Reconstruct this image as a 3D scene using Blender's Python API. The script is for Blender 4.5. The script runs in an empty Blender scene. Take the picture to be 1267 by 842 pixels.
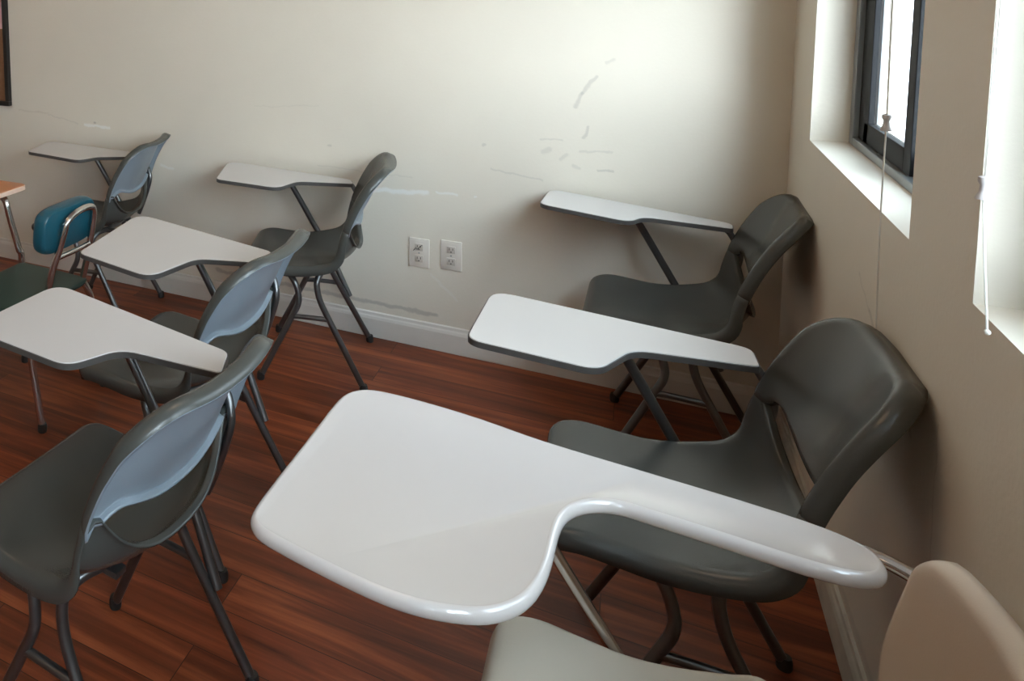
import bpy, bmesh, math, random
from mathutils import Vector, Matrix
random.seed(7)
S = bpy.context.scene
COL = S.collection

# ------------------------------------------------------------------ helpers
def link(name, me, parent=None, mats=()):
    o = bpy.data.objects.new(name, me)
    COL.objects.link(o)
    for m in (mats if isinstance(mats, (list, tuple)) else [mats]):
        me.materials.append(m)
    if parent: o.parent = parent
    return o

def obj(name, bm, mats, parent=None, smooth=True):
    bmesh.ops.recalc_face_normals(bm, faces=bm.faces)
    me = bpy.data.meshes.new(name)
    bm.to_mesh(me); bm.free()
    for p in me.polygons: p.use_smooth = smooth
    if smooth:
        try: me.set_sharp_from_angle(angle=math.radians(38))
        except Exception: pass
    return link(name, me, parent, mats)

def tag(o, label=None, cat=None, group=None, kind=None):
    if label: o['label'] = label
    if cat: o['category'] = cat
    if group: o['group'] = group
    if kind: o['kind'] = kind
    return o

def empty(name, loc, rz, label, cat, group=None):
    o = bpy.data.objects.new(name, None); COL.objects.link(o)
    o.location = loc; o.rotation_euler = (0, 0, rz); o.empty_display_size = .1
    return tag(o, label, cat, group)

def struct(name, bm, m, smooth=False, parent=None):
    o = obj(name, bm, m, parent, smooth)
    if not parent: o['kind'] = 'structure'
    return o

def box(bm, a, b, mi=0, bev=0):
    x0, y0, z0 = [min(a[i], b[i]) for i in range(3)]; x1, y1, z1 = [max(a[i], b[i]) for i in range(3)]
    v = [bm.verts.new(p) for p in ((x0,y0,z0),(x1,y0,z0),(x1,y1,z0),(x0,y1,z0),(x0,y0,z1),(x1,y0,z1),(x1,y1,z1),(x0,y1,z1))]
    fs = [bm.faces.new([v[i] for i in q]) for q in ((0,3,2,1),(4,5,6,7),(0,1,5,4),(1,2,6,5),(2,3,7,6),(3,0,4,7))]
    for f in fs: f.material_index = mi
    if bev:
        es = list({e for f in fs for e in f.edges})
        bmesh.ops.bevel(bm, geom=es, offset=bev, segments=2, affect='EDGES', profile=.5)
    return v

def catmull(pts, n=8):
    P = [Vector(p) for p in pts]; out = []
    for i in range(len(P)-1):
        p0 = P[i-1] if i else P[0]*2-P[1]
        p1, p2 = P[i], P[i+1]
        p3 = P[i+2] if i+2 < len(P) else P[-1]*2-P[-2]
        for k in range(n):
            t = k/n
            out.append(.5*((2*p1)+(p2-p0)*t+(2*p0-5*p1+4*p2-p3)*t*t+(3*p1-p0-3*p2+p3)*t**3))
    out.append(P[-1]); return out

def sweep(bm, pts, r, seg=12, mi=0, caps=True):
    rings = []; prev = None
    for i, p in enumerate(pts):
        t = (pts[min(i+1, len(pts)-1)]-pts[max(i-1, 0)]).normalized()
        if prev is None:
            a = Vector((0,0,1)) if abs(t.z) < .9 else Vector((1,0,0))
            n = t.cross(a).normalized()
        else:
            n = (prev-t*prev.dot(t)).normalized()
        prev = n; b = t.cross(n)
        rr = r[i] if isinstance(r, list) else r
        rings.append([bm.verts.new(p+n*math.cos(2*math.pi*k/seg)*rr+b*math.sin(2*math.pi*k/seg)*rr) for k in range(seg)])
    for A, B in zip(rings, rings[1:]):
        for k in range(seg):
            f = bm.faces.new((A[k], A[(k+1) % seg], B[(k+1) % seg], B[k])); f.material_index = mi
    if caps:
        bm.faces.new(rings[0][::-1]).material_index = mi; bm.faces.new(rings[-1]).material_index = mi

def tube(pts, r, n=8, seg=12):
    bm = bmesh.new(); sweep(bm, catmull(pts, n), r, seg); return bm

def lathe(bm, c, prof, seg=16):
    rings = [[bm.verts.new((c[0]+r*math.cos(2*math.pi*k/seg), c[1]+r*math.sin(2*math.pi*k/seg), c[2]+z)) for k in range(seg)] for r, z in prof]
    for A, B in zip(rings, rings[1:]):
        for k in range(seg): bm.faces.new((A[k], A[(k+1) % seg], B[(k+1) % seg], B[k]))
    bm.faces.new(rings[0][::-1]); bm.faces.new(rings[-1])

# ------------------------------------------------------------------ materials
def mat(name, col, rough=.5, metal=0, spec=.5, bump=None, var=None, coat=0, coatr=.1):
    m = bpy.data.materials.new(name); m.use_nodes = True
    nt = m.node_tree; b = nt.nodes['Principled BSDF']
    b.inputs['Base Color'].default_value = (*col, 1); b.inputs['Roughness'].default_value = rough
    b.inputs['Metallic'].default_value = metal; b.inputs['Specular IOR Level'].default_value = spec
    b.inputs['Coat Weight'].default_value = coat; b.inputs['Coat Roughness'].default_value = coatr
    tc = nt.nodes.new('ShaderNodeTexCoord')
    if var:                                              # (scale, amount): gentle worn mottling
        nz = nt.nodes.new('ShaderNodeTexNoise'); nz.inputs['Scale'].default_value = var[0]; nz.inputs['Detail'].default_value = 5
        nt.links.new(tc.outputs['Object'], nz.inputs['Vector'])
        mp = nt.nodes.new('ShaderNodeMapRange'); mp.inputs[3].default_value = 1-var[1]; mp.inputs[4].default_value = 1+var[1]
        nt.links.new(nz.outputs['Fac'], mp.inputs[0])
        mx = nt.nodes.new('ShaderNodeVectorMath'); mx.operation = 'SCALE'; mx.inputs[0].default_value = col
        nt.links.new(mp.outputs[0], mx.inputs['Scale']); nt.links.new(mx.outputs[0], b.inputs['Base Color'])
    if bump:
        nz = nt.nodes.new('ShaderNodeTexNoise'); nz.inputs['Scale'].default_value = bump[0]; nz.inputs['Detail'].default_value = 4
        nt.links.new(tc.outputs['Object'], nz.inputs['Vector'])
        bp = nt.nodes.new('ShaderNodeBump'); bp.inputs['Strength'].default_value = bump[1]; bp.inputs['Distance'].default_value = .002
        nt.links.new(nz.outputs['Fac'], bp.inputs['Height']); nt.links.new(bp.outputs[0], b.inputs['Normal'])
    return m

def wall_mat(name, col, axes, marks):
    """painted plaster with worn scuffs and painted shadow: marks = [(a0,b0,a1,b1,width,colour,strength)] on the wall's own plane (metres)"""
    m = mat(name, col, .52, bump=(90, .25), spec=.35)
    nt = m.node_tree; N = nt.nodes; L = nt.links; b = N['Principled BSDF']
    tc = N.new('ShaderNodeTexCoord'); sp = N.new('ShaderNodeSeparateXYZ'); L.new(tc.outputs['Object'], sp.inputs[0])
    cb = N.new('ShaderNodeCombineXYZ'); L.new(sp.outputs[axes[0]], cb.inputs[0]); L.new(sp.outputs[axes[1]], cb.inputs[1])
    nz = N.new('ShaderNodeTexNoise'); nz.inputs['Scale'].default_value = 22; nz.inputs['Detail'].default_value = 6
    L.new(tc.outputs['Object'], nz.inputs['Vector'])
    big = N.new('ShaderNodeTexNoise'); big.inputs['Scale'].default_value = 1.7; big.inputs['Detail'].default_value = 3
    L.new(tc.outputs['Object'], big.inputs['Vector'])
    mr = N.new('ShaderNodeMapRange'); mr.inputs[1].default_value = .3; mr.inputs[2].default_value = .7; mr.inputs[3].default_value = .96; mr.inputs[4].default_value = 1.03
    L.new(big.outputs['Fac'], mr.inputs[0])
    sc = N.new('ShaderNodeVectorMath'); sc.operation = 'SCALE'; sc.inputs[0].default_value = col; L.new(mr.outputs[0], sc.inputs['Scale'])
    cur = sc.outputs[0]
    # wobble of the mark outline
    wob = N.new('ShaderNodeVectorMath'); wob.operation = 'SCALE'; wob.inputs['Scale'].default_value = .03
    sub = N.new('ShaderNodeVectorMath'); sub.operation = 'SUBTRACT'; sub.inputs[1].default_value = (.5,.5,.5)
    L.new(nz.outputs['Color'], sub.inputs[0]); L.new(sub.outputs[0], wob.inputs[0])
    ad = N.new('ShaderNodeVectorMath'); ad.operation = 'ADD'; L.new(cb.outputs[0], ad.inputs[0]); L.new(wob.outputs[0], ad.inputs[1])
    fl = N.new('ShaderNodeVectorMath'); fl.operation = 'MULTIPLY'; fl.inputs[1].default_value = (1,1,0); L.new(ad.outputs[0], fl.inputs[0])
    def vm(op, a, bb=None):
        n = N.new('ShaderNodeVectorMath'); n.operation = op
        for i, q in enumerate((a, bb)):
            if q is None: continue
            if isinstance(q, tuple): n.inputs[i].default_value = q
            else: L.new(q, n.inputs[i])
        return n
    for a0, b0, a1, b1, w, c, st in marks:
        d = (a1-a0, b1-b0, 0); l2 = d[0]**2+d[1]**2+1e-9
        pa = vm('SUBTRACT', fl.outputs[0], (a0, b0, 0))
        dt = vm('DOT_PRODUCT', pa.outputs[0], (d[0]/l2, d[1]/l2, 0))
        cl = N.new('ShaderNodeClamp'); L.new(dt.outputs['Value'], cl.inputs[0])
        pr = vm('SCALE', d); L.new(cl.outputs[0], pr.inputs['Scale'])
        ds = vm('DISTANCE', pa.outputs[0], pr.outputs[0])
        r = N.new('ShaderNodeMapRange'); r.interpolation_type = 'SMOOTHSTEP'
        r.inputs[1].default_value = w; r.inputs[2].default_value = w*.25; r.inputs[3].default_value = 0; r.inputs[4].default_value = st*(.72 if c != WH else 1)
        L.new(ds.outputs['Value'], r.inputs[0])
        mx = N.new('ShaderNodeMix'); mx.data_type = 'RGBA'
        L.new(r.outputs[0], mx.inputs[0]); L.new(cur, mx.inputs[6]); mx.inputs[7].default_value = (*c, 1)
        cur = mx.outputs[2]
    L.new(cur, b.inputs['Base Color'])
    return m

WALL = (.75, .69, .585)
WH = (.85, .84, .80); GR = (.36, .33, .29); GD = (.22, .20, .18); BR = (.38, .30, .22)
back_marks = [
    (-2.86,.796,-2.70,.792,.010,WH,.8), (-2.79,.812,-2.785,.81,.008,GD,.6), (-2.40,.63,-2.33,.62,.010,WH,.5),
    (-1.36,.63,-1.14,.645,.015,WH,.75), (-1.10,.655,-1.03,.65,.008,WH,.6), (-.96,.655,-.955,.655,.006,WH,.6),
    (-.62,1.03,-.60,1.08,.010,GR,.45), (-.60,1.08,-.555,1.14,.010,GR,.45), (-.59,.92,-.575,.955,.009,GR,.45),
    (-.72,.85,-.70,.86,.014,GR,.3), (-.66,.83,-.64,.845,.012,GR,.3), (-.73,.90,-.66,.905,.006,GR,.3),
    (-.60,.865,-.50,.87,.006,GR,.3), (-.54,.80,-.49,.80,.006,GR,.45), (-.90,.77,-.72,.745,.006,GR,.3),
    (-.93,.86,-.925,.862,.009,GR,.4), (-.62,.81,-.60,.80,.010,GR,.3), (-2.1,.158,-1.10,.142,.014,GR,.7),  # long grey line above the baseboard: a shadow painted into the wall colour
    (-1.6,.71,-1.2,.70,.004,GR,.2), (-1.12,.31,-1.02,.22,.008,WH,.25), (-1.55,.80,-1.545,.80,.008,GR,.4),
    (-1.9,.95,-1.6,.97,.004,GR,.15), (-.52,1.19,-.50,1.20,.008,GR,.3), (-3.1,.83,-2.9,.80,.005,GR,.25), (-3.3,.845,-3.1,.84,.006,BR,.25)]
right_marks = [
    (-1.10,.80,-1.18,.75,.010,GR,.45), (-1.0,.845,-1.10,.80,.006,GR,.3), (-1.21,.765,-1.212,.762,.010,GD,.6),
    (-1.30,.74,-1.42,.70,.012,BR,.4), (-1.55,.79,-1.56,.55,.005,BR,.35), (-1.62,.56,-1.63,.42,.006,BR,.35),
    (-1.52,.50,-1.53,.47,.014,WH,.45), (-1.45,.30,-1.65,.28,.02,GR,.3), (-.6,.12,-1.3,.13,.02,GR,.3)]

def wood_floor():
    m = bpy.data.materials.new('reddish laminate planks'); m.use_nodes = True
    nt = m.node_tree; N = nt.nodes; L = nt.links; b = N['Principled BSDF']
    tc = N.new('ShaderNodeTexCoord')
    br = N.new('ShaderNodeTexBrick'); br.offset = .37; br.offset_frequency = 2
    br.inputs['Scale'].default_value = 1; br.inputs['Brick Width'].default_value = 1.25; br.inputs['Row Height'].default_value = .125
    br.inputs['Mortar Size'].default_value = .0012; br.inputs['Mortar Smooth'].default_value = .4; br.inputs['Bias'].default_value = 0
    br.inputs['Color1'].default_value = (0,0,0,1); br.inputs['Color2'].default_value = (1,1,1,1); br.inputs['Mortar'].default_value = (.5,.5,.5,1)
    L.new(tc.outputs['Object'], br.inputs['Vector'])
    # grain: noise stretched along the plank and shifted plank by plank
    ad = N.new('ShaderNodeVectorMath'); ad.operation = 'MULTIPLY_ADD'; ad.inputs[1].default_value = (7,7,7)
    L.new(br.outputs['Color'], ad.inputs[0]); L.new(tc.outputs['Object'], ad.inputs[2])
    mp = N.new('ShaderNodeMapping'); mp.inputs['Scale'].default_value = (1.5, 22, 1); L.new(ad.outputs[0], mp.inputs[0])
    n1 = N.new('ShaderNodeTexNoise'); n1.inputs['Scale'].default_value = 1.0; n1.inputs['Detail'].default_value = 7; n1.inputs['Roughness'].default_value = .62; n1.inputs['Distortion'].default_value = .5
    L.new(mp.outputs[0], n1.inputs['Vector'])
    cr = N.new('ShaderNodeValToRGB'); e = cr.color_ramp
    e.elements[0].position = .25; e.elements[0].color = (.045,.010,.005,1)
    e.elements[1].position = .80; e.elements[1].color = (.46,.125,.042,1)
    q = e.elements.new(.5); q.color = (.19,.044,.017,1)
    L.new(n1.outputs['Fac'], cr.inputs[0])
    hs = N.new('ShaderNodeMapRange'); hs.inputs[3].default_value = .75; hs.inputs[4].default_value = 1.2; L.new(br.outputs['Color'], hs.inputs[0])
    sc = N.new('ShaderNodeVectorMath'); sc.operation = 'SCALE'; L.new(cr.outputs[0], sc.inputs[0]); L.new(hs.outputs[0], sc.inputs['Scale'])
    mx = N.new('ShaderNodeMix'); mx.data_type = 'RGBA'; L.new(br.outputs['Fac'], mx.inputs[0]); L.new(sc.outputs[0], mx.inputs[6]); mx.inputs[7].default_value = (.03,.010,.006,1)
    L.new(mx.outputs[2], b.inputs['Base Color'])
    rr = N.new('ShaderNodeMapRange'); rr.inputs[3].default_value = .30; rr.inputs[4].default_value = .46; L.new(n1.outputs['Fac'], rr.inputs[0]); L.new(rr.outputs[0], b.inputs['Roughness'])
    bp = N.new('ShaderNodeBump'); bp.inputs['Strength'].default_value = .25; bp.inputs['Distance'].default_value = .001; L.new(n1.outputs['Fac'], bp.inputs['Height']); L.new(bp.outputs[0], b.inputs['Normal'])
    b.inputs['Specular IOR Level'].default_value = .33
    return m

M = dict(
    back=wall_mat('cream wall paint with scuffs and painted shadow', WALL, (0, 2), back_marks),
    right=wall_mat('cream window wall paint', WALL, (1, 2), right_marks),
    wall=mat('cream wall paint', WALL, .55, bump=(90,.25)),
    ceil=mat('white ceiling paint', (.78,.76,.72), .8, bump=(60,.3)),
    floor=wood_floor(),
    trim=mat('off white gloss trim paint', (.70,.66,.60), .35, var=(9,.06)),
    worn=mat('chipped white trim paint', (.52,.48,.40), .5, var=(14,.35)),
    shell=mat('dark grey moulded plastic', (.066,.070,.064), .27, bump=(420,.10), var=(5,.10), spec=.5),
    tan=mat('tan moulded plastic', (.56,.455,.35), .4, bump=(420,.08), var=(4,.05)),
    rear=mat('blue grey plastic with painted window light', (.21,.25,.285), .34, bump=(300,.12), var=(9,.16), spec=.5),  # window light on the backrest rears, put into the plastic's colour
    beige=mat('beige moulded plastic', (.60,.54,.44), .38, bump=(420,.08), var=(4,.05)),
    steel=mat('dark plated steel tube', (.145,.145,.145), .30, .85, var=(30,.2)),
    chrome=mat('chrome tube', (.62,.60,.58), .16, 1),
    rubber=mat('black rubber glide', (.018,.017,.016), .6),
    lam=mat('pale grey laminate', (.62,.60,.585), .28, var=(3,.03), coat=.25, coatr=.12),
    band=mat('grey brown edge banding', (.075,.070,.065), .4, var=(8,.2)),
    under=mat('dark underside board', (.05,.042,.036), .6, var=(10,.2)),
    white=mat('white moulded tablet', (.60,.565,.54), .17, var=(3,.015), coat=1, coatr=.03),
    teal=mat('teal vinyl', (.009,.080,.115), .30, bump=(160,.25), var=(8,.12)),
    green=mat('dark green seat plastic', (.022,.060,.050), .42, var=(6,.2)),
    orange=mat('orange brown laminate', (.62,.27,.13), .32, var=(7,.12)),
    peach=mat('pale worn edge banding', (.80,.58,.44), .4),
    black=mat('black anodised aluminium', (.006,.006,.007), .6, spec=.2),
    grey=mat('grey aluminium track', (.26,.28,.29), .4, .5),
    plate=mat('off white outlet plastic', (.74,.68,.60), .35),
    socket=mat('cream socket plastic', (.60,.54,.47), .4),
    dark=mat('dark slot', (.03,.028,.025), .6),
    frame=mat('black board frame', (.012,.010,.009), .35),
    cork=mat('brown cork', (.23,.115,.055), .85, var=(70,.25), bump=(80,.6)),
    paper=mat('pink paper', (.72,.45,.50), .7, var=(9,.08)),
    paperin=mat('rose printed panel', (.36,.10,.13), .7, var=(12,.15)),
    cord=mat('white blind cord', (.72,.70,.64), .6),
    bell=mat('grey plastic cord bell', (.50,.46,.45), .4),
    ground=mat('pale concrete', (.62,.60,.58), .9, var=(2,.05)),
    stucco=mat('pale pink stucco', (.78,.72,.70), .9, bump=(20,.4)),
)
g = bpy.data.materials.new('window glass'); g.use_nodes = True; nt = g.node_tree
for n in list(nt.nodes): nt.nodes.remove(n)
o_ = nt.nodes.new('ShaderNodeOutputMaterial'); tr = nt.nodes.new('ShaderNodeBsdfTransparent'); gl = nt.nodes.new('ShaderNodeBsdfGlossy')
tr.inputs[0].default_value = (.93,.96,.97,1); gl.inputs['Roughness'].default_value = .02
fr = nt.nodes.new('ShaderNodeMath'); fr.operation = 'MULTIPLY_ADD'; fr.inputs[1].default_value = .5; fr.inputs[2].default_value = .04
lw = nt.nodes.new('ShaderNodeLayerWeight'); lw.inputs[0].default_value = .5; pw = nt.nodes.new('ShaderNodeMath'); pw.operation = 'POWER'; pw.inputs[1].default_value = 5
nt.links.new(lw.outputs['Facing'], pw.inputs[0]); nt.links.new(pw.outputs[0], fr.inputs[0]); mxs = nt.nodes.new('ShaderNodeMixShader')
nt.links.new(fr.outputs[0], mxs.inputs[0]); nt.links.new(tr.outputs[0], mxs.inputs[1]); nt.links.new(gl.outputs[0], mxs.inputs[2]); nt.links.new(mxs.outputs[0], o_.inputs[0])
M['glass'] = g

def emit(name, col, s):
    m = bpy.data.materials.new(name); m.use_nodes = True; b = m.node_tree.nodes['Principled BSDF']
    b.inputs['Base Color'].default_value = (.8,.8,.8,1); b.inputs['Emission Color'].default_value = (*col,1); b.inputs['Emission Strength'].default_value = s
    return m
M['lamp'] = emit('warm lit diffuser', (1,.66,.38), 3.4)

# ------------------------------------------------------------------ room
XL, YF, ZC, T = -5.6, -6.2, 2.62, .25
SILL, HEAD, REC = 1.02, 2.12, .085
wins = [(-1.335, -.345), (-2.645, -1.655), (-3.955, -2.965), (-5.265, -4.275)]
def wall_back():
    bm = bmesh.new(); box(bm, (XL-T, 0, -.1), (T, T, ZC+.1)); struct('wall_back', bm, M['back'])
    bm = bmesh.new(); box(bm, (XL-T, YF, -.1), (XL, 0, ZC+.1)); struct('wall_left', bm, M['wall'])
    bm = bmesh.new(); box(bm, (XL-T, YF-T, -.1), (T, YF, ZC+.1)); struct('wall_front', bm, M['wall'])
    bm = bmesh.new(); box(bm, (XL-T, YF-T, -.12), (T, T, 0)); struct('floor', bm, M['floor'])
    bm = bmesh.new(); box(bm, (XL, YF, ZC), (0, 0, ZC+.12)); struct('ceiling', bm, M['ceil'])
wall_back()
bm = bmesh.new()                                   # window wall: a bar of plaster with four rounded openings
TW = .16
box(bm, (0, YF, -.1), (TW, 0, SILL)); box(bm, (0, YF, HEAD), (TW, 0, ZC+.1))
ys = [0] + [v for w in wins for v in (w[1], w[0])] + [YF]
for i in range(0, len(ys), 2): box(bm, (0, ys[i+1], SILL), (TW, ys[i], HEAD))
bmesh.ops.remove_doubles(bm, verts=bm.verts, dist=1e-5)
struct('wall_right', bm, M['right'])
def baseboard(name, a, b, nrm, m):
    bm = bmesh.new()
    prof = [(0,0),(.013,0),(.014,.004),(.014,.078),(.011,.088),(.0075,.094),(.006,.104),(0,.108)]
    d = (b-a)
    for p, q in zip(prof, prof[1:]):
        vs = [bm.verts.new(a+nrm*p[0]+Vector((0,0,p[1]))), bm.verts.new(b+nrm*p[0]+Vector((0,0,p[1]))), bm.verts.new(b+nrm*q[0]+Vector((0,0,q[1]))), bm.verts.new(a+nrm*q[0]+Vector((0,0,q[1])))]
        bm.faces.new(vs)
    bmesh.ops.remove_doubles(bm, verts=bm.verts, dist=1e-5)
    struct(name, bm, m)
baseboard('baseboard_back', Vector((XL, 0, 0)), Vector((0, 0, 0)), Vector((0,-1,0)), M['trim'])
baseboard('baseboard_right', Vector((0, YF, 0)), Vector((0, 0, 0)), Vector((-1,0,0)), M['worn'])
baseboard('baseboard_left', Vector((XL, YF, 0)), Vector((XL, 0, 0)), Vector((1,0,0)), M['trim'])

for i, (y0, y1) in enumerate(wins):
    x0, x1 = REC, REC+.06
    bm = bmesh.new()                               # outer frame and sill track
    box(bm, (x0, y1-.04, SILL), (x1, y1, HEAD), bev=.002); box(bm, (x0, y0, SILL), (x1, y0+.04, HEAD), bev=.002)
    box(bm, (x0, y0+.04, HEAD-.04), (x1, y1-.04, HEAD), bev=.002)
    box(bm, (x0, y0+.04, SILL), (x1, y1-.04, SILL+.022), bev=.002)
    w = struct('window_%d' % (i+1), bm, M['grey'])
    ym = -.845 + (y1+.345)
    for (a, b, xx) in ((ym-.03, y1-.04, x0+.012), (y0+.04, ym+.03, x0+.034)):
        bm = bmesh.new(); sw = .055
        zb, zt = SILL+.022, HEAD-.04
        box(bm, (xx, b-.10 if xx < x0+.02 else b-sw, zb), (xx+.018, b, zt), bev=.0015); box(bm, (xx, a, zb), (xx+.018, a+sw, zt), bev=.0015)
        box(bm, (xx, a+sw, zb), (xx+.018, b-sw, zb+.055), bev=.0015); box(bm, (xx, a+sw, zt-.045), (xx+.018, b-sw, zt), bev=.0015)
        s = obj('window_sash', bm, M['black'], w, False)
        bm = bmesh.new(); box(bm, (xx+.006, a+sw-.01, zb+.045), (xx+.012, b-sw+.01, zt-.035)); obj('window_pane', bm, M['glass'], s, False)

# outside the windows
bm = bmesh.new(); box(bm, (TW+.02, -14, -.45), (14, 8, -.25)); struct('ground', bm, M['ground'])

# ceiling lamps (above the frame)
for x, y in ((-1.05,-1.6),(-3.3,-1.3),(-1.05,-4.4),(-3.6,-4.4)):
    lt = empty('ceiling_light', (x, y, ZC), 0, 'flat square warm ceiling light panel', 'ceiling light', 'ceiling light panels')
    bm = bmesh.new()
    for a, b in (((-.31,-.31,-.03),(.31,-.29,0)),((-.31,.29,-.03),(.31,.31,0)),((-.31,-.29,-.03),(-.29,.29,0)),((.29,-.29,-.03),(.31,.29,0))): box(bm, a, b)
    obj('light_frame', bm, M['trim'], lt, False)
    bm = bmesh.new(); box(bm, (-.29,-.29,-.022), (.29,.29,-.004)); obj('diffuser', bm, M['lamp'], lt, False)

# ------------------------------------------------------------------ moulded chair shell
PROF = [(-.236,.412),(-.232,.430),(-.215,.444),(-.17,.448),(-.10,.443),(-.02,.436),(.06,.434),(.115,.442),(.152,.465),(.178,.503),(.196,.55),(.215,.61),(.238,.67),(.262,.73),(.280,.769),(.295,.801),(.299,.809)]
def build_shell(slot=True, wscale=1.0):
    pl = catmull([Vector((x, 0, z)) for x, z in PROF], 10)
    ss = [0]
    for a, b in zip(pl, pl[1:]): ss.append(ss[-1]+(b-a).length)
    Ltot = ss[-1]
    def at(s):
        s = max(0, min(Ltot, s))
        for i in range(len(ss)-1):
            if s <= ss[i+1] or i == len(ss)-2:
                t = (s-ss[i])/(ss[i+1]-ss[i]+1e-12); p = pl[i].lerp(pl[i+1], t)
                a = pl[max(i-1,0)]; b = pl[min(i+2,len(pl)-1)]; d = (b-a).normalized()
                return p, Vector((-d.z, 0, d.x))
    s_h = ss[[i for i, p in enumerate(pl) if p.z >= .583 and p.x > .1][0]]
    s_b = ss[[i for i, p in enumerate(pl) if p.z >= .47 and p.x > .1][0]]
    def sm(a, b, x):
        t = max(0, min(1, (x-a)/(b-a))); return t*t*(3-2*t)
    rc = {'a': None}
    def halfw(s):
        w = .206+.016*sm(.15, s_b, s)-.012*sm(s_b, s_h, s)-.012*sm(s_h, Ltot, s)
        r = .075
        if s < r: w -= r*(1-math.sqrt(max(0, 1-((r-s)/r)**2)))
        r = .085 if slot else .036; e = Ltot-s
        if e < r: w -= r*(1-math.sqrt(max(0, 1-((r-e)/r)**2)))
        if rc['a'] is not None:
            a0, a1 = rc['a']
            if a0: w -= .012*(1-sm(a0, a0+.16, s))
            for e, r in ((s-a0, .085), (a1-s, .06)):
                if 0 <= e < r and not (a0 == 0 and e == s-a0) and not (a1 == Ltot and e == a1-s): w -= r*(1-math.sqrt(max(0, 1-((r-e)/r)**2)))
        return w*wscale
    def rise(s):
        return .010*sm(0,.1,s)+.026*sm(.18, s_b, s)+.014*sm(s_b, s_h, s)-.012*sm(s_h+.08, Ltot, s)
    uc = .90
    def pt(u, s, off=0):
        p, n = at(s); w = halfw(s)
        a = min(1.05, abs(u*w)/(.206*wscale))
        if slot and abs(u) < uc:                      # the cowl under the slot bellies rearwards, the back pad stands a little forward
            q = 1-(abs(u)/uc)**2
            off += (-.024*sm(s_h-.24, s_h-.08, s)) if not off else .008*(1-sm(s_h+.02, s_h+.12, s))
            off *= q
        return Vector((p.x, u*w, p.z))+n*(rise(s)*a**2.3+off)
    uc = .90
    def cut(u, d, e):
        a = min(1, abs(u)/uc); return s_h-d*(1-a**e) if abs(u) < uc else s_h
    us = [math.sin(math.pi/2*(-1+2*i/30))*.35+(-1+2*i/30)*.65 for i in range(31)]
    parts = []
    if slot: specs = [('seat', lambda u: 0, lambda u: cut(u, .086, 3.6), 46, 0, .034), ('back', lambda u: cut(u, -.050, 9)+cut(u, .050, 2.2)-s_h+.002, lambda u: Ltot, 30, 1e-6, .036)]
    else:
        s_r = ss[[i for i, p in enumerate(pl) if p.x >= .150][0]]; s_l = ss[[i for i, p in enumerate(pl) if p.z >= .555 and p.x > .1][0]]
        specs = [('seat', lambda u: 0, lambda u: s_r, 40, 0, .024), ('back', lambda u: s_l, lambda u: Ltot, 34, 0, .022)]
    for nm, f0, f1, nv, off, dep in specs:
        bm = bmesh.new(); G = []
        rc['a'] = None if slot else ((0, s_r) if nm == 'seat' else (s_l, Ltot))
        for j in range(nv+1):
            t = j/nv
            if nm == 'seat': t = t**1.15
            else: t = 1-(1-t)**1.25
            if not slot: t = (.5-.5*math.cos(math.pi*j/nv))*.7+j/nv*.3
            G.append([bm.verts.new(pt(u, f0(u)+(f1(u)-f0(u))*t, off)) for u in us])
        for j in range(nv):
            for i in range(30):
                bm.faces.new((G[j][i], G[j][i+1], G[j+1][i+1], G[j+1][i]))
        bm.normal_update()
        inner = set((G[-1] if nm == 'seat' else G[0])[1:-1])
        bed = [e for e in bm.edges if e.is_boundary]
        info = {}
        for v in {v for e in bed for v in e.verts}:
            n = Vector(); cen = Vector(); nb = 0
            for f in v.link_faces:
                n += f.normal; cen += f.calc_center_median(); nb += 1
            n.normalize(); t = Vector()
            es = [e for e in v.link_edges if e.is_boundary]
            a = es[0].other_vert(v).co; b = es[1].other_vert(v).co; t = (a-b).normalized()
            o = t.cross(n).normalized()
            if o.dot(v.co-cen/nb) < 0: o = -o
            info[v] = (n, o)
        # the normal must look at the sitter
        sgn = 1 if sum((i[0].z*.5-i[0].x) for i in info.values()) > 0 else -1
        cur = {v: v for v in info}
        hinge_s = s_h
        for k, (do, dn) in enumerate(((.005,.0015),(.010,.006),(.013,.013),(.014,1))):
            new = {}
            for v, (n, o) in info.items():
                d = dn if dn < 1 else dep
                oo = do
                if v in inner:
                    if slot: d = (.002,.005,.009,.014)[k]; oo = (.001,.002,.003,.004)[k]
                new[v] = bm.verts.new(v.co+o*oo-n*sgn*d)
            for e in bed:
                a, b = e.verts
                bm.faces.new((cur[a], cur[b], new[b], new[a]))
            cur = new
        me_name = 'seat' if nm == 'seat' else 'backrest'
        bmesh.ops.recalc_face_normals(bm, faces=bm.faces)
        me = bpy.data.meshes.new(me_name); bm.to_mesh(me); bm.free()
        for p in me.polygons: p.use_smooth = True
        parts.append(me)
    return parts

def shell_objs(parts, m, parent, painted_light=True):
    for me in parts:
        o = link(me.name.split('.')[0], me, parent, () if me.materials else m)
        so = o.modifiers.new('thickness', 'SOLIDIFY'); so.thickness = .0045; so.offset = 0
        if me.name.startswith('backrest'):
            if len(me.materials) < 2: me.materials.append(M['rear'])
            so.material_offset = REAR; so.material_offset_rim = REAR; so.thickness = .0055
            if not painted_light:
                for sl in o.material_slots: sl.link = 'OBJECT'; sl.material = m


def outline_round(pts, rad, n=7):
    """polygon with every corner rounded by its own radius"""
    out = []; N = len(pts)
    for i in range(N):
        p = Vector(pts[i]); a = Vector(pts[i-1]); b = Vector(pts[(i+1) % N]); r = rad[i]
        da = (a-p); db = (b-p); la, lb = da.length, db.length; da.normalize(); db.normalize()
        ang = da.angle(db); cutl = min(r/math.tan(ang/2), la*.47, lb*.47)
        p0 = p+da*cutl; p1 = p+db*cutl
        for k in range(n+1):
            t = k/n; out.append(p0*(1-t)**2+p*2*t*(1-t)+p1*t*t)
    return out

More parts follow.
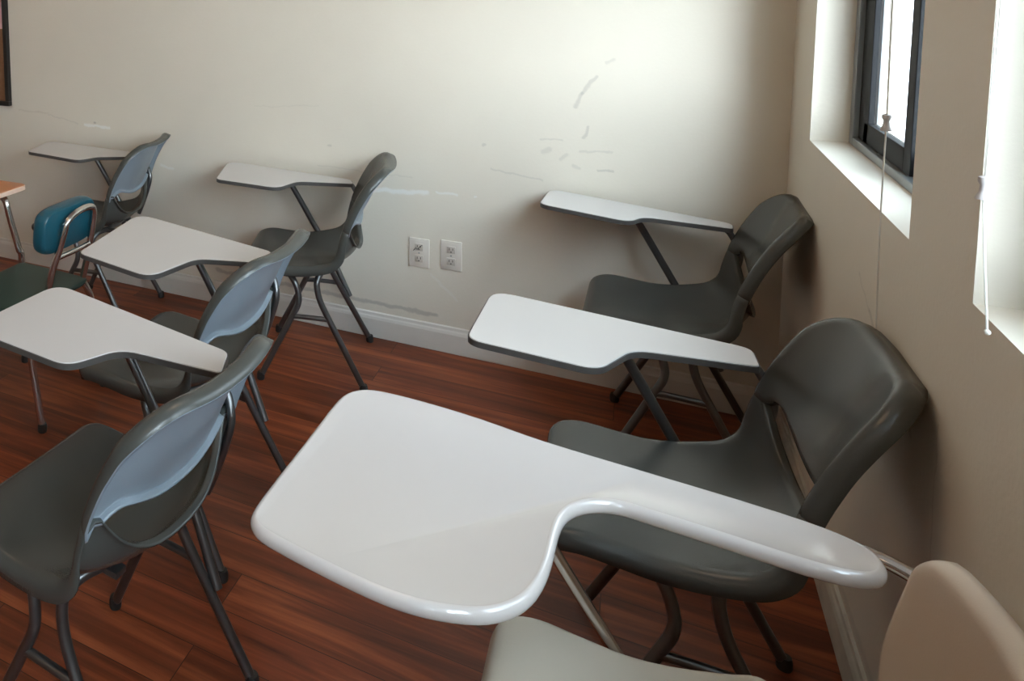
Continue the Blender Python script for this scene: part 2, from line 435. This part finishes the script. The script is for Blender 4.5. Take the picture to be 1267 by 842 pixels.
def slab(outline, zf, thick, prof, mats_idx=(0,0,0)):
    """outline: 2D points; zf(x,y): height of the top; prof: [(outward offset, drop 0..1)] rings from top to bottom"""
    bm = bmesh.new(); N = len(outline)
    area = sum(outline[i].x*outline[(i+1) % N].y-outline[(i+1) % N].x*outline[i].y for i in range(N))
    sg = 1 if area > 0 else -1
    nr = []
    for i in range(N):
        t = (outline[(i+1) % N]-outline[i-1])
        nr.append(Vector((t.y, -t.x)).normalized()*sg)
    rings = [[bm.verts.new((outline[i].x+nr[i].x*o, outline[i].y+nr[i].y*o, zf(outline[i].x, outline[i].y)-thick*d)) for i in range(N)] for o, d in prof]
    bm.faces.new(rings[0]).material_index = mats_idx[0]
    for A, B in zip(rings, rings[1:]):
        for i in range(N):
            bm.faces.new((A[i], A[(i+1) % N], B[(i+1) % N], B[i])).material_index = mats_idx[1]
    bm.faces.new(rings[-1][::-1]).material_index = mats_idx[2]
    return bm

LEGS = {  # local paths, near side y<0
 'rear': [(.10,.08,.418),(.075,.135,.414),(.060,.168,.392),(.060,.178,.36),(.074,.184,.31),(.112,.190,.235),(.231,.212,.012)],
 'front': [(-.10,.08,.418),(-.065,.135,.412),(-.030,.168,.385),(-.012,.178,.345),(-.010,.184,.30),(-.040,.190,.235),(-.150,.212,.012)]}

def tablet_chair(loc, rz, T, label, parts, zt, tx, first_meshes):
    root = empty('tablet_arm_chair', (loc[0], loc[1], 0), rz, label, 'chair', 'grey tablet arm chairs')
    shell_objs(parts, M['shell'], root, loc[0] < -1)  # only the left chairs get the painted window light on their rears
    FM = first_meshes
    if not FM:
        for sy in (-1, 1):
            for k in ('rear', 'front'):
                pts = catmull([Vector((x, y*sy, z)) for x, y, z in LEGS[k]], 7)
                bm = bmesh.new(); sweep(bm, pts, .0115, 12); l = obj('leg', bm, M['steel'], root)
                f = pts[-1]; bm = bmesh.new(); lathe(bm, (f.x, f.y, 0), [(.0135,0),(.015,.004),(.015,.018),(.0125,.028)]); c = obj('foot_glide', bm, M['rubber'], l)
                FM.append(('leg', l.data, c.data))
            bm = tube([(-.032,.189*sy,.25),(.0,.190*sy,.252),(.06,.190*sy,.252),(.103,.189*sy,.25)], .009, 4)
            FM.append(('stretcher', obj('stretcher', bm, M['steel'], root).data, None))
        bm = bmesh.new()
        for x in (-.10, .10):
            sweep(bm, catmull([Vector((x,-.10,.418)), Vector((x,0,.415)), Vector((x,.10,.418))], 5), .0115, 10)
        for y in (-.09, .09): box(bm, (-.13,y-.015,.407), (.13,y+.015,.420), bev=.002)
        FM.append(('seat_frame', obj('seat_frame', bm, M['steel'], root).data, None))
        bm = tube([(-.115,.215,.680),(-.090,.222,.642),(.015,.232,.452),(.075,.225,.345),(.128,.212,.235),(.150,.206,.19)], .0115, 8)
        FM.append(('tablet_support', obj('tablet_support', bm, M['steel'], root).data, None))
        bm = tube([(.10,.232,.668),(.145,.232,.664),(.168,.226,.640),(.188,.212,.59),(.176,.206,.53),(.150,.206,.46),(.13,.20,.41)], .0095, 8)
        FM.append(('tablet_bracket', obj('tablet_bracket', bm, M['steel'], root).data, None))
    else:
        for nm, me, sub in FM:
            o = bpy.data.objects.new(nm, me); COL.objects.link(o); o.parent = root
            if sub:
                s = bpy.data.objects.new('foot_glide', sub); COL.objects.link(s); s.parent = o
    order = ['FL','FN','P','N','RN','RF']; rad = [.055,.035,.055,.075,.012,.03]
    pts = [Vector((T[k][0], T[k][1])) for k in order]
    # a touch of waist between notch and arm so the inner curve sweeps like the moulded one
    ol = outline_round(pts, rad)
    zf = lambda x, y: zt+tx*(x+.1)
    bm = slab(ol, zf, .016, [(-.0015,0),(0,.10),(0,.92),(-.001,1)], (0,0,1))
    tt = obj('tablet', bm, [M['lam'], M['under']], root)
    bm = bmesh.new(); N = len(ol)
    b2 = slab(ol, zf, .016, [(.0004,.10),(.0022,.16),(.0022,.95),(.0004,1.02)])
    b2.faces.ensure_lookup_table(); bmesh.ops.delete(b2, geom=[f for f in b2.faces if len(f.verts) > 4], context='FACES_ONLY')
    bm.free(); obj('edge_band', b2, M['band'], tt)
    return root

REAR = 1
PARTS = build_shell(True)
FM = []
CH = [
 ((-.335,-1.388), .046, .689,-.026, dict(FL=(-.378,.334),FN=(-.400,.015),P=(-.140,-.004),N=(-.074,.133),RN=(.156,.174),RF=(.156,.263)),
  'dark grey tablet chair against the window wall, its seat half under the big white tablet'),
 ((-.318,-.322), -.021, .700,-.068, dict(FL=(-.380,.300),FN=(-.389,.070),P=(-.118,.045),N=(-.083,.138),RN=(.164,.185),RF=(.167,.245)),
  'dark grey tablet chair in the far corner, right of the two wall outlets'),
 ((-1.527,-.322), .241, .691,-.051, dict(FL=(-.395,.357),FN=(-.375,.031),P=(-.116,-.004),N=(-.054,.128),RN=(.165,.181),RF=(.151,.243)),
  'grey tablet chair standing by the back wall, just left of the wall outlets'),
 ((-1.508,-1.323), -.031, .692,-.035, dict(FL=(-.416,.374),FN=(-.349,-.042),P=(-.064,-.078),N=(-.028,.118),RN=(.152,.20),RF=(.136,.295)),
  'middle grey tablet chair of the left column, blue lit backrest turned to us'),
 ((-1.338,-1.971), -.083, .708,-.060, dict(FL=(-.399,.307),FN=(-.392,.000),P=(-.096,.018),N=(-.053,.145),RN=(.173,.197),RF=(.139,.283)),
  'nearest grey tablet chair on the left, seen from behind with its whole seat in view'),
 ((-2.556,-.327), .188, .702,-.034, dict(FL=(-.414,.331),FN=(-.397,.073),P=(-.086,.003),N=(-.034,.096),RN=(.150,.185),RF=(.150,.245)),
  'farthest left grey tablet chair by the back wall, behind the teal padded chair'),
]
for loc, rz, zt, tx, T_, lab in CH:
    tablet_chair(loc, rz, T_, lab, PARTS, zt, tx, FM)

# ------------------------------------------------------------------ beige chair with the big white tablet
root = empty('tablet_arm_chair', (-.362,-2.075,0), 0, 'beige chair in the near right corner with a large glossy white tablet', 'chair')
PB = build_shell(False, .985)
for me in PB:
    o = link(me.name.split('.')[0], me, root, M['tan' if me.name.startswith('backrest') else 'beige']); so = o.modifiers.new('thickness','SOLIDIFY'); so.thickness = .006; so.offset = 0
    if me.name.startswith('backrest'):
        th = -.36; pv = Vector((.29,0,.80)); o.rotation_euler = (0,th,0); o.scale = (1,.90,1)
        o.location = pv-Matrix.Rotation(th,3,'Y') @ pv+Vector((-.020,-.100,.000))
for sy in (-1, 1):
    for k in ('rear','front'):
        pts = catmull([Vector((x, y*sy, z)) for x, y, z in LEGS[k]], 7)
        bm = bmesh.new(); sweep(bm, pts, .0115, 12); l = obj('leg', bm, M['chrome'], root)
        f = pts[-1]; bm = bmesh.new(); lathe(bm, (f.x, f.y, 0), [(.0135,0),(.015,.004),(.015,.018),(.0125,.028)]); obj('foot_glide', bm, M['rubber'], l)
    obj('stretcher', tube([(-.032,.189*sy,.25),(.0,.190*sy,.252),(.06,.190*sy,.252),(.103,.189*sy,.25)], .009, 4), M['chrome'], root)
bm = bmesh.new()
for x in (-.10,.10): sweep(bm, catmull([Vector((x,-.10,.418)), Vector((x,0,.415)), Vector((x,.10,.418))], 5), .0115, 10)
for y in (-.09,.09): box(bm, (-.13,y-.015,.407), (.13,y+.015,.420), bev=.002)
obj('seat_frame', bm, M['steel'], root)
ZI = .735
raw = [(-.879,-1.733),(-.85,-1.714),(-.80,-1.711),(-.742,-1.712),(-.642,-1.722),(-.558,-1.742),(-.471,-1.750),(-.39,-1.757),(-.284,-1.766),(-.187,-1.778),(-.140,-1.794),(-.119,-1.813),(-.112,-1.842),(-.122,-1.866),(-.146,-1.882),(-.203,-1.888),(-.292,-1.878),(-.388,-1.872),(-.416,-1.869),(-.443,-1.875),(-.474,-1.897),(-.491,-1.928),(-.499,-1.965),(-.501,-2.009),(-.503,-2.055),(-.509,-2.100),(-.523,-2.142),(-.543,-2.170),(-.570,-2.194),(-.618,-2.213),(-.659,-2.220),(-.701,-2.221),(-.772,-2.213),(-.851,-2.200),(-.882,-2.191),(-.899,-2.176),(-.906,-2.150),(-.905,-2.06),(-.902,-1.95),(-.900,-1.83),(-.897,-1.765)]
CX, CY, CZ = -.41667, -3.18113, 1.49966; kz = (CZ-ZI)/(CZ-.70)      # the outline was measured on a 0.70 m plane; real height 0.735
ol = []
P_ = [Vector((CX+(x-CX)*kz+.362, CY+(y-CY)*kz+2.075)) for x, y in raw]
N_ = len(P_)
for i in range(N_):
    p0, p1, p2, p3 = P_[i-1], P_[i], P_[(i+1) % N_], P_[(i+2) % N_]
    for k in range(3):
        t = k/3; ol.append(.5*((2*p1)+(p2-p0)*t+(2*p0-5*p1+4*p2-p3)*t*t+(3*p1-p0-3*p2+p3)*t**3))
for _ in range(3):
    ol = [(ol[i-1]+ol[i]*2+ol[(i+1) % len(ol)])/4 for i in range(len(ol))]
prof = [(-.011,.035),(-.0095,.0),(-.0075,-.02)] + [(-.0075+.0085*math.sin(math.radians(a)), .5-.52*math.cos(math.radians(a))) for a in (20,40,60,80,100,120,140,160,180)]
bm = slab(ol, lambda x, y: ZI, .022, prof, (0,0,0))
obj('tablet', bm, M['white'], root)
obj('tablet_support', tube([(-.255,.243,.713),(-.148,.243,.553),(-.075,.242,.445),(.01,.236,.32),(.085,.222,.235),(.13,.212,.17)], .0105, 8), M['chrome'], root)
for sy in (-1, 1): obj('back_upright', tube([(.06,.10*sy,.418),(.20,.11*sy-.03,.412),(.283,.11*sy-.06,.45),(.298,.10*sy-.08,.53),(.302,.10*sy-.088,.63),(.304,.10*sy-.088,.70)], .0105, 8), M['chrome'], root)
obj('tablet_bracket', tube([(.10,.240,.712),(.22,.236,.710),(.285,.200,.704),(.312,.12,.695),(.306,.03,.685)], .0095, 8), M['chrome'], root)

# ------------------------------------------------------------------ teal padded chair
root = empty('school_chair', (-2.33,-1.08,0), 0, 'small school chair with teal padded back and bare chrome tubes, dark green seat', 'chair')
def pad(bm, w, h, t, mtx, e=4.5, n=20):
    rings = []
    m_ = 9
    for j in range(m_+1):
        a = -math.pi/2+math.pi*j/m_
        k = abs(math.cos(a))**.45; d = t/2*math.sin(a)
        ring = []
        for i in range(4*n):
            th = 2*math.pi*i/(4*n); c, s = math.cos(th), math.sin(th)
            x = math.copysign(abs(c)**(2/e), c)*(w/2-t*.35*(1-k)); y = math.copysign(abs(s)**(2/e), s)*(h/2-t*.35*(1-k))
            ring.append(bm.verts.new(mtx @ Vector((d, x, y))))
        rings.append(ring)
    for A, B in zip(rings, rings[1:]):
        for i in range(len(A)): bm.faces.new((A[i], A[(i+1) % len(A)], B[(i+1) % len(A)], B[i]))
    bm.faces.new(rings[0][::-1]); bm.faces.new(rings[-1])
bm = bmesh.new(); pad(bm, .295, .165, .055, Matrix.Translation((.170,.036,.660)) @ Matrix.Rotation(.12, 4, 'Y')); obj('backrest', bm, M['teal'], root)
bm = bmesh.new()
so = outline_round([Vector((-.172,.180)),Vector((-.17,-.20)),Vector((.16,-.19)),Vector((.16,.185))], [.03,.05,.05,.03])
bm = slab(so, lambda x, y: .422-.03*max(0,(x+.2)), .02, [(-.012,.0),(-.004,.08),(0,.4),(-.002,.9),(-.012,1)]); obj('seat', bm, M['green'], root)
obj('back_frame', tube([(.155,-.055,.43),(.180,-.052,.52),(.206,-.040,.60),(.222,-.028,.665),(.226,-.012,.695),(.226,.045,.712),(.226,.11,.712),(.222,.140,.69),(.208,.145,.62),(.185,.145,.52),(.160,.145,.43)], .0125, 8), M['chrome'], root)
for sy, y0 in ((-1,-.055),(1,.145)):
    yy = -.17 if sy < 0 else .185
    for dx, xx in (((.155), .21), ((-.12), -.18)):
        l = obj('leg', tube([(dx,y0*.8+yy*.2,.402),(dx+.006*(1 if dx>0 else -1),y0*.5+yy*.5,.375),(dx+.015*(1 if dx>0 else -1),yy,.30),(xx,yy,.012)], .0125, 7), M['chrome'], root)
        bm = bmesh.new(); lathe(bm, (xx, yy, 0), [(.0145,0),(.016,.005),(.016,.02),(.0135,.03)]); obj('foot_glide', bm, M['rubber'], l)
obj('crossbar', tube([(.198,-.045,.565),(.198,.05,.562),(.198,.145,.565)], .009, 4), M['chrome'], root)

# ------------------------------------------------------------------ orange topped desk, mostly out of frame at the left
root = empty('student_desk', (-2.86,-1.03,0), 0, 'orange brown topped desk cut off by the left edge of the picture', 'desk')
do = outline_round([Vector((.300,.245)),Vector((-.30,.245)),Vector((-.30,-.215)),Vector((.300,-.215))], [.035]*4)
tt = obj('desktop', slab(do, lambda x, y: .70, .02, [(-.002,0),(0,.1),(0,1)]), M['orange'], root)
b2 = slab(do, lambda x, y: .70, .02, [(.0004,.06),(.003,.14),(.003,.95),(.0004,1.02)]); bmesh.ops.delete(b2, geom=[f for f in b2.faces if len(f.verts) > 4], context='FACES_ONLY')
obj('edge_band', b2, M['peach'], tt)
for sx in (-1, 1):
    for sy in (-1, 1):
        x = .272 if sx > 0 else -.24; y = .145 if sy > 0 else -.15
        l = obj('leg', tube([(x-.06*sx,y,.668),(x-.02*sx,y,.665),(x,y,.645),(x+.012*sx,y,.60),(x+.048*sx,y+.01*sy,.46),(x+.054*sx,y+.02*sy,.40),(x+.054*sx,y+.02*sy,.012)], .0135, 7), M['chrome'], root)
        bm = bmesh.new(); lathe(bm, (x+.054*sx, y+.02*sy, 0), [(.0145,0),(.017,.005),(.017,.02),(.014,.03)]); obj('foot_glide', bm, M['rubber'], l)
bm = bmesh.new(); box(bm, (-.25,-.17,.655), (.21,.165,.68), bev=.003); obj('under_frame', bm, M['under'], root)

# ------------------------------------------------------------------ wall things
for k, (x, lab) in enumerate(((-1.168, 'left wall outlet of the pair, dark pen scratch over its top socket'), (-1.043, 'right wall outlet of the pair, plain and clean'))):
    z = .394 if k == 0 else .402
    r = empty('wall_outlet', (x, 0, z), 0, lab, 'outlet', 'wall outlets')
    bm = bmesh.new(); box(bm, (-.040,-.006,-.060), (.040,0,.060), bev=.0025); obj('cover_plate', bm, M['plate'], r)
    for dz in (-.024,.024):
        bm = bmesh.new(); box(bm, (-.017,-.009,dz-.0145), (.017,-.004,dz+.0145), bev=.002); s = obj('socket', bm, M['socket'], r)
        bm = bmesh.new()
        for dx in (-.0065,.0065): box(bm, (dx-.0012,-.0094,dz-.001), (dx+.0012,-.0088,dz+.008))
        box(bm, (-.0025,-.0094,dz-.010), (.0025,-.0088,dz-.006)); obj('slot', bm, M['dark'], s, False)
    bm = bmesh.new(); lathe(bm, (0,0,0), [(.003,-.0007),(.003,.0007)], 10); bmesh.ops.rotate(bm, verts=bm.verts, cent=(0,0,0), matrix=Matrix.Rotation(math.pi/2,3,'X')); bmesh.ops.translate(bm, verts=bm.verts, vec=(0,-.0068,0)); obj('screw', bm, M['grey'], r)
    if k == 0: obj('pen_scratch', tube([(-.022,-.0098,.008),(-.012,-.0100,.020),(-.006,-.0100,.016),(.006,-.0100,.030),(.013,-.0098,.034)], .0016, 5, 6), M['dark'], r)

r = empty('cork_board', (-4.15,0,1.38), 0, 'black framed brown cork board hanging at the left edge of the back wall', 'notice board')
bm = bmesh.new(); box(bm, (-.785,-.014,-.495), (.785,0,.495)); obj('cork_panel', bm, M['cork'], r, False)
bm = bmesh.new()
for a, b in (((-.80,-.028,-.515),(.80,0,-.490)),((-.80,-.028,.490),(.80,0,.515)),((-.80,-.028,-.49),(-.776,0,.49)),((.776,-.028,-.49),(.80,0,.49))): box(bm, a, b, bev=.002)
obj('board_frame', bm, M['frame'], r, False)
r = empty('pinned_paper', (-3.500,-.014,1.425), 0, 'pink paper pinned in the lower right of the cork board', 'paper')
bm = bmesh.new(); box(bm, (-.105,-.0015,-.14), (.118,0,.14)); obj('paper_sheet', bm, M['paper'], r, False)
bm = bmesh.new(); box(bm, (-.085,-.0022,-.11), (.098,-.0013,.115)); obj('printed_panel', bm, M['paperin'], r, False)
bm = bmesh.new(); lathe(bm, (0,0,0), [(.005,0),(.005,.006),(.003,.012)], 10); bmesh.ops.rotate(bm, verts=bm.verts, cent=(0,0,0), matrix=Matrix.Rotation(math.pi/2,3,'X')); bmesh.ops.translate(bm, verts=bm.verts, vec=(0,-.001,.128)); obj('pin', bm, M['rubber'], r)

# blind cords: two strings into a bell, one string out of it
for (yt, yb, zb, yl, zl, lab) in ((-1.175,-1.236,1.214,-1.240,.79,'thin white blind cord with a grey bell, crossing the far window'), (-1.745,-1.738,1.207,-1.771,1.02,'thin white blind cord and bell at the edge of the near window')):
    r = empty('blind_cord', (-.02, yb, zb), 0, lab, 'blind cord', 'window blind cords')
    bm = bmesh.new()
    for s in (-1, 1): sweep(bm, catmull([Vector((0,yt-yb+s*.012,HEAD-zb+.05)), Vector((0,(yt-yb)*.5+s*.008,(HEAD-zb)*.5)), Vector((0,s*.002,.012))], 6), .0011, 6)
    obj('upper_cord', bm, M['cord'], r)
    bm = bmesh.new(); lathe(bm, (0,0,0), [(.003,.016),(.007,.014),(.007,.008),(.0045,.003),(.0055,-.006),(.0088,-.014),(.0088,-.016)][::-1]); obj('cord_bell', bm, M['bell'], r)
    bm = bmesh.new(); sweep(bm, catmull([Vector((0,0,-.015)), Vector((0,(yl-yb)*.6,(zl-zb)*.5)), Vector((.004,yl-yb,zl-zb))], 6), .0014, 6)
    bmesh.ops.create_uvsphere(bm, u_segments=8, v_segments=6, radius=.004, matrix=Matrix.Translation((.004,yl-yb,zl-zb)))
    obj('lower_cord', bm, M['cord'], r)

# ------------------------------------------------------------------ world and camera
w = bpy.data.worlds.new('overcast sky'); S.world = w; w.use_nodes = True; nt = w.node_tree
bg = nt.nodes['Background']
tc = nt.nodes.new('ShaderNodeTexCoord'); sp = nt.nodes.new('ShaderNodeSeparateXYZ'); nt.links.new(tc.outputs['Generated'], sp.inputs[0])
rp = nt.nodes.new('ShaderNodeValToRGB'); rp.color_ramp.elements[0].position = 0; rp.color_ramp.elements[0].color = (.88,.94,.99,1)
rp.color_ramp.elements[1].position = 1; rp.color_ramp.elements[1].color = (.68,.85,1.0,1)
nt.links.new(sp.outputs[2], rp.inputs[0]); nt.links.new(rp.outputs[0], bg.inputs['Color']); 
dp = nt.nodes.new('ShaderNodeVectorMath'); dp.operation = 'DOT_PRODUCT'; dp.inputs[1].default_value = Vector((.50,-.84,.22)).normalized()
nt.links.new(tc.outputs['Generated'], dp.inputs[0])
mr = nt.nodes.new('ShaderNodeMapRange'); mr.interpolation_type = 'SMOOTHSTEP'; mr.inputs[1].default_value = .55; mr.inputs[2].default_value = 1.0; mr.inputs[3].default_value = 5.6; mr.inputs[4].default_value = 23.0
nt.links.new(dp.outputs['Value'], mr.inputs[0]); nt.links.new(mr.outputs[0], bg.inputs['Strength'])   # hazy bright side of an overcast sky

cam = bpy.data.cameras.new('camera'); co = bpy.data.objects.new('camera', cam); COL.objects.link(co); S.camera = co
yaw, pit, rol, F, PX, PY = .5481447, .0943488, -.0220751, 969.7013, 205.3247, 73.8578
cy, sy, cp, s_p = math.cos(yaw), math.sin(yaw), math.cos(pit), math.sin(pit)
f = Vector((-sy*cp, cy*cp, -s_p)); rt = Vector((cy, sy, 0)); up = rt.cross(f)
R = math.cos(rol)*rt+math.sin(rol)*up; U = -math.sin(rol)*rt+math.cos(rol)*up
mw = Matrix(((R.x,U.x,-f.x,CX),(R.y,U.y,-f.y,CY),(R.z,U.z,-f.z,CZ),(0,0,0,1)))
co.matrix_world = mw
cam.sensor_fit = 'HORIZONTAL'; cam.sensor_width = 36; cam.lens = F/1267*36
cam.shift_x = (633.5-PX)/1267; cam.shift_y = (PY-421)/1267; cam.clip_start = .02; cam.clip_end = 60

S.view_settings.view_transform = 'Standard'; S.view_settings.look = 'None'; S.view_settings.gamma = 1; S.view_settings.use_curve_mapping = False
S.view_settings.exposure = .30
S.cycles.use_denoising = True
S.cycles.max_bounces = 10; S.cycles.diffuse_bounces = 6; S.cycles.sample_clamp_indirect = 8
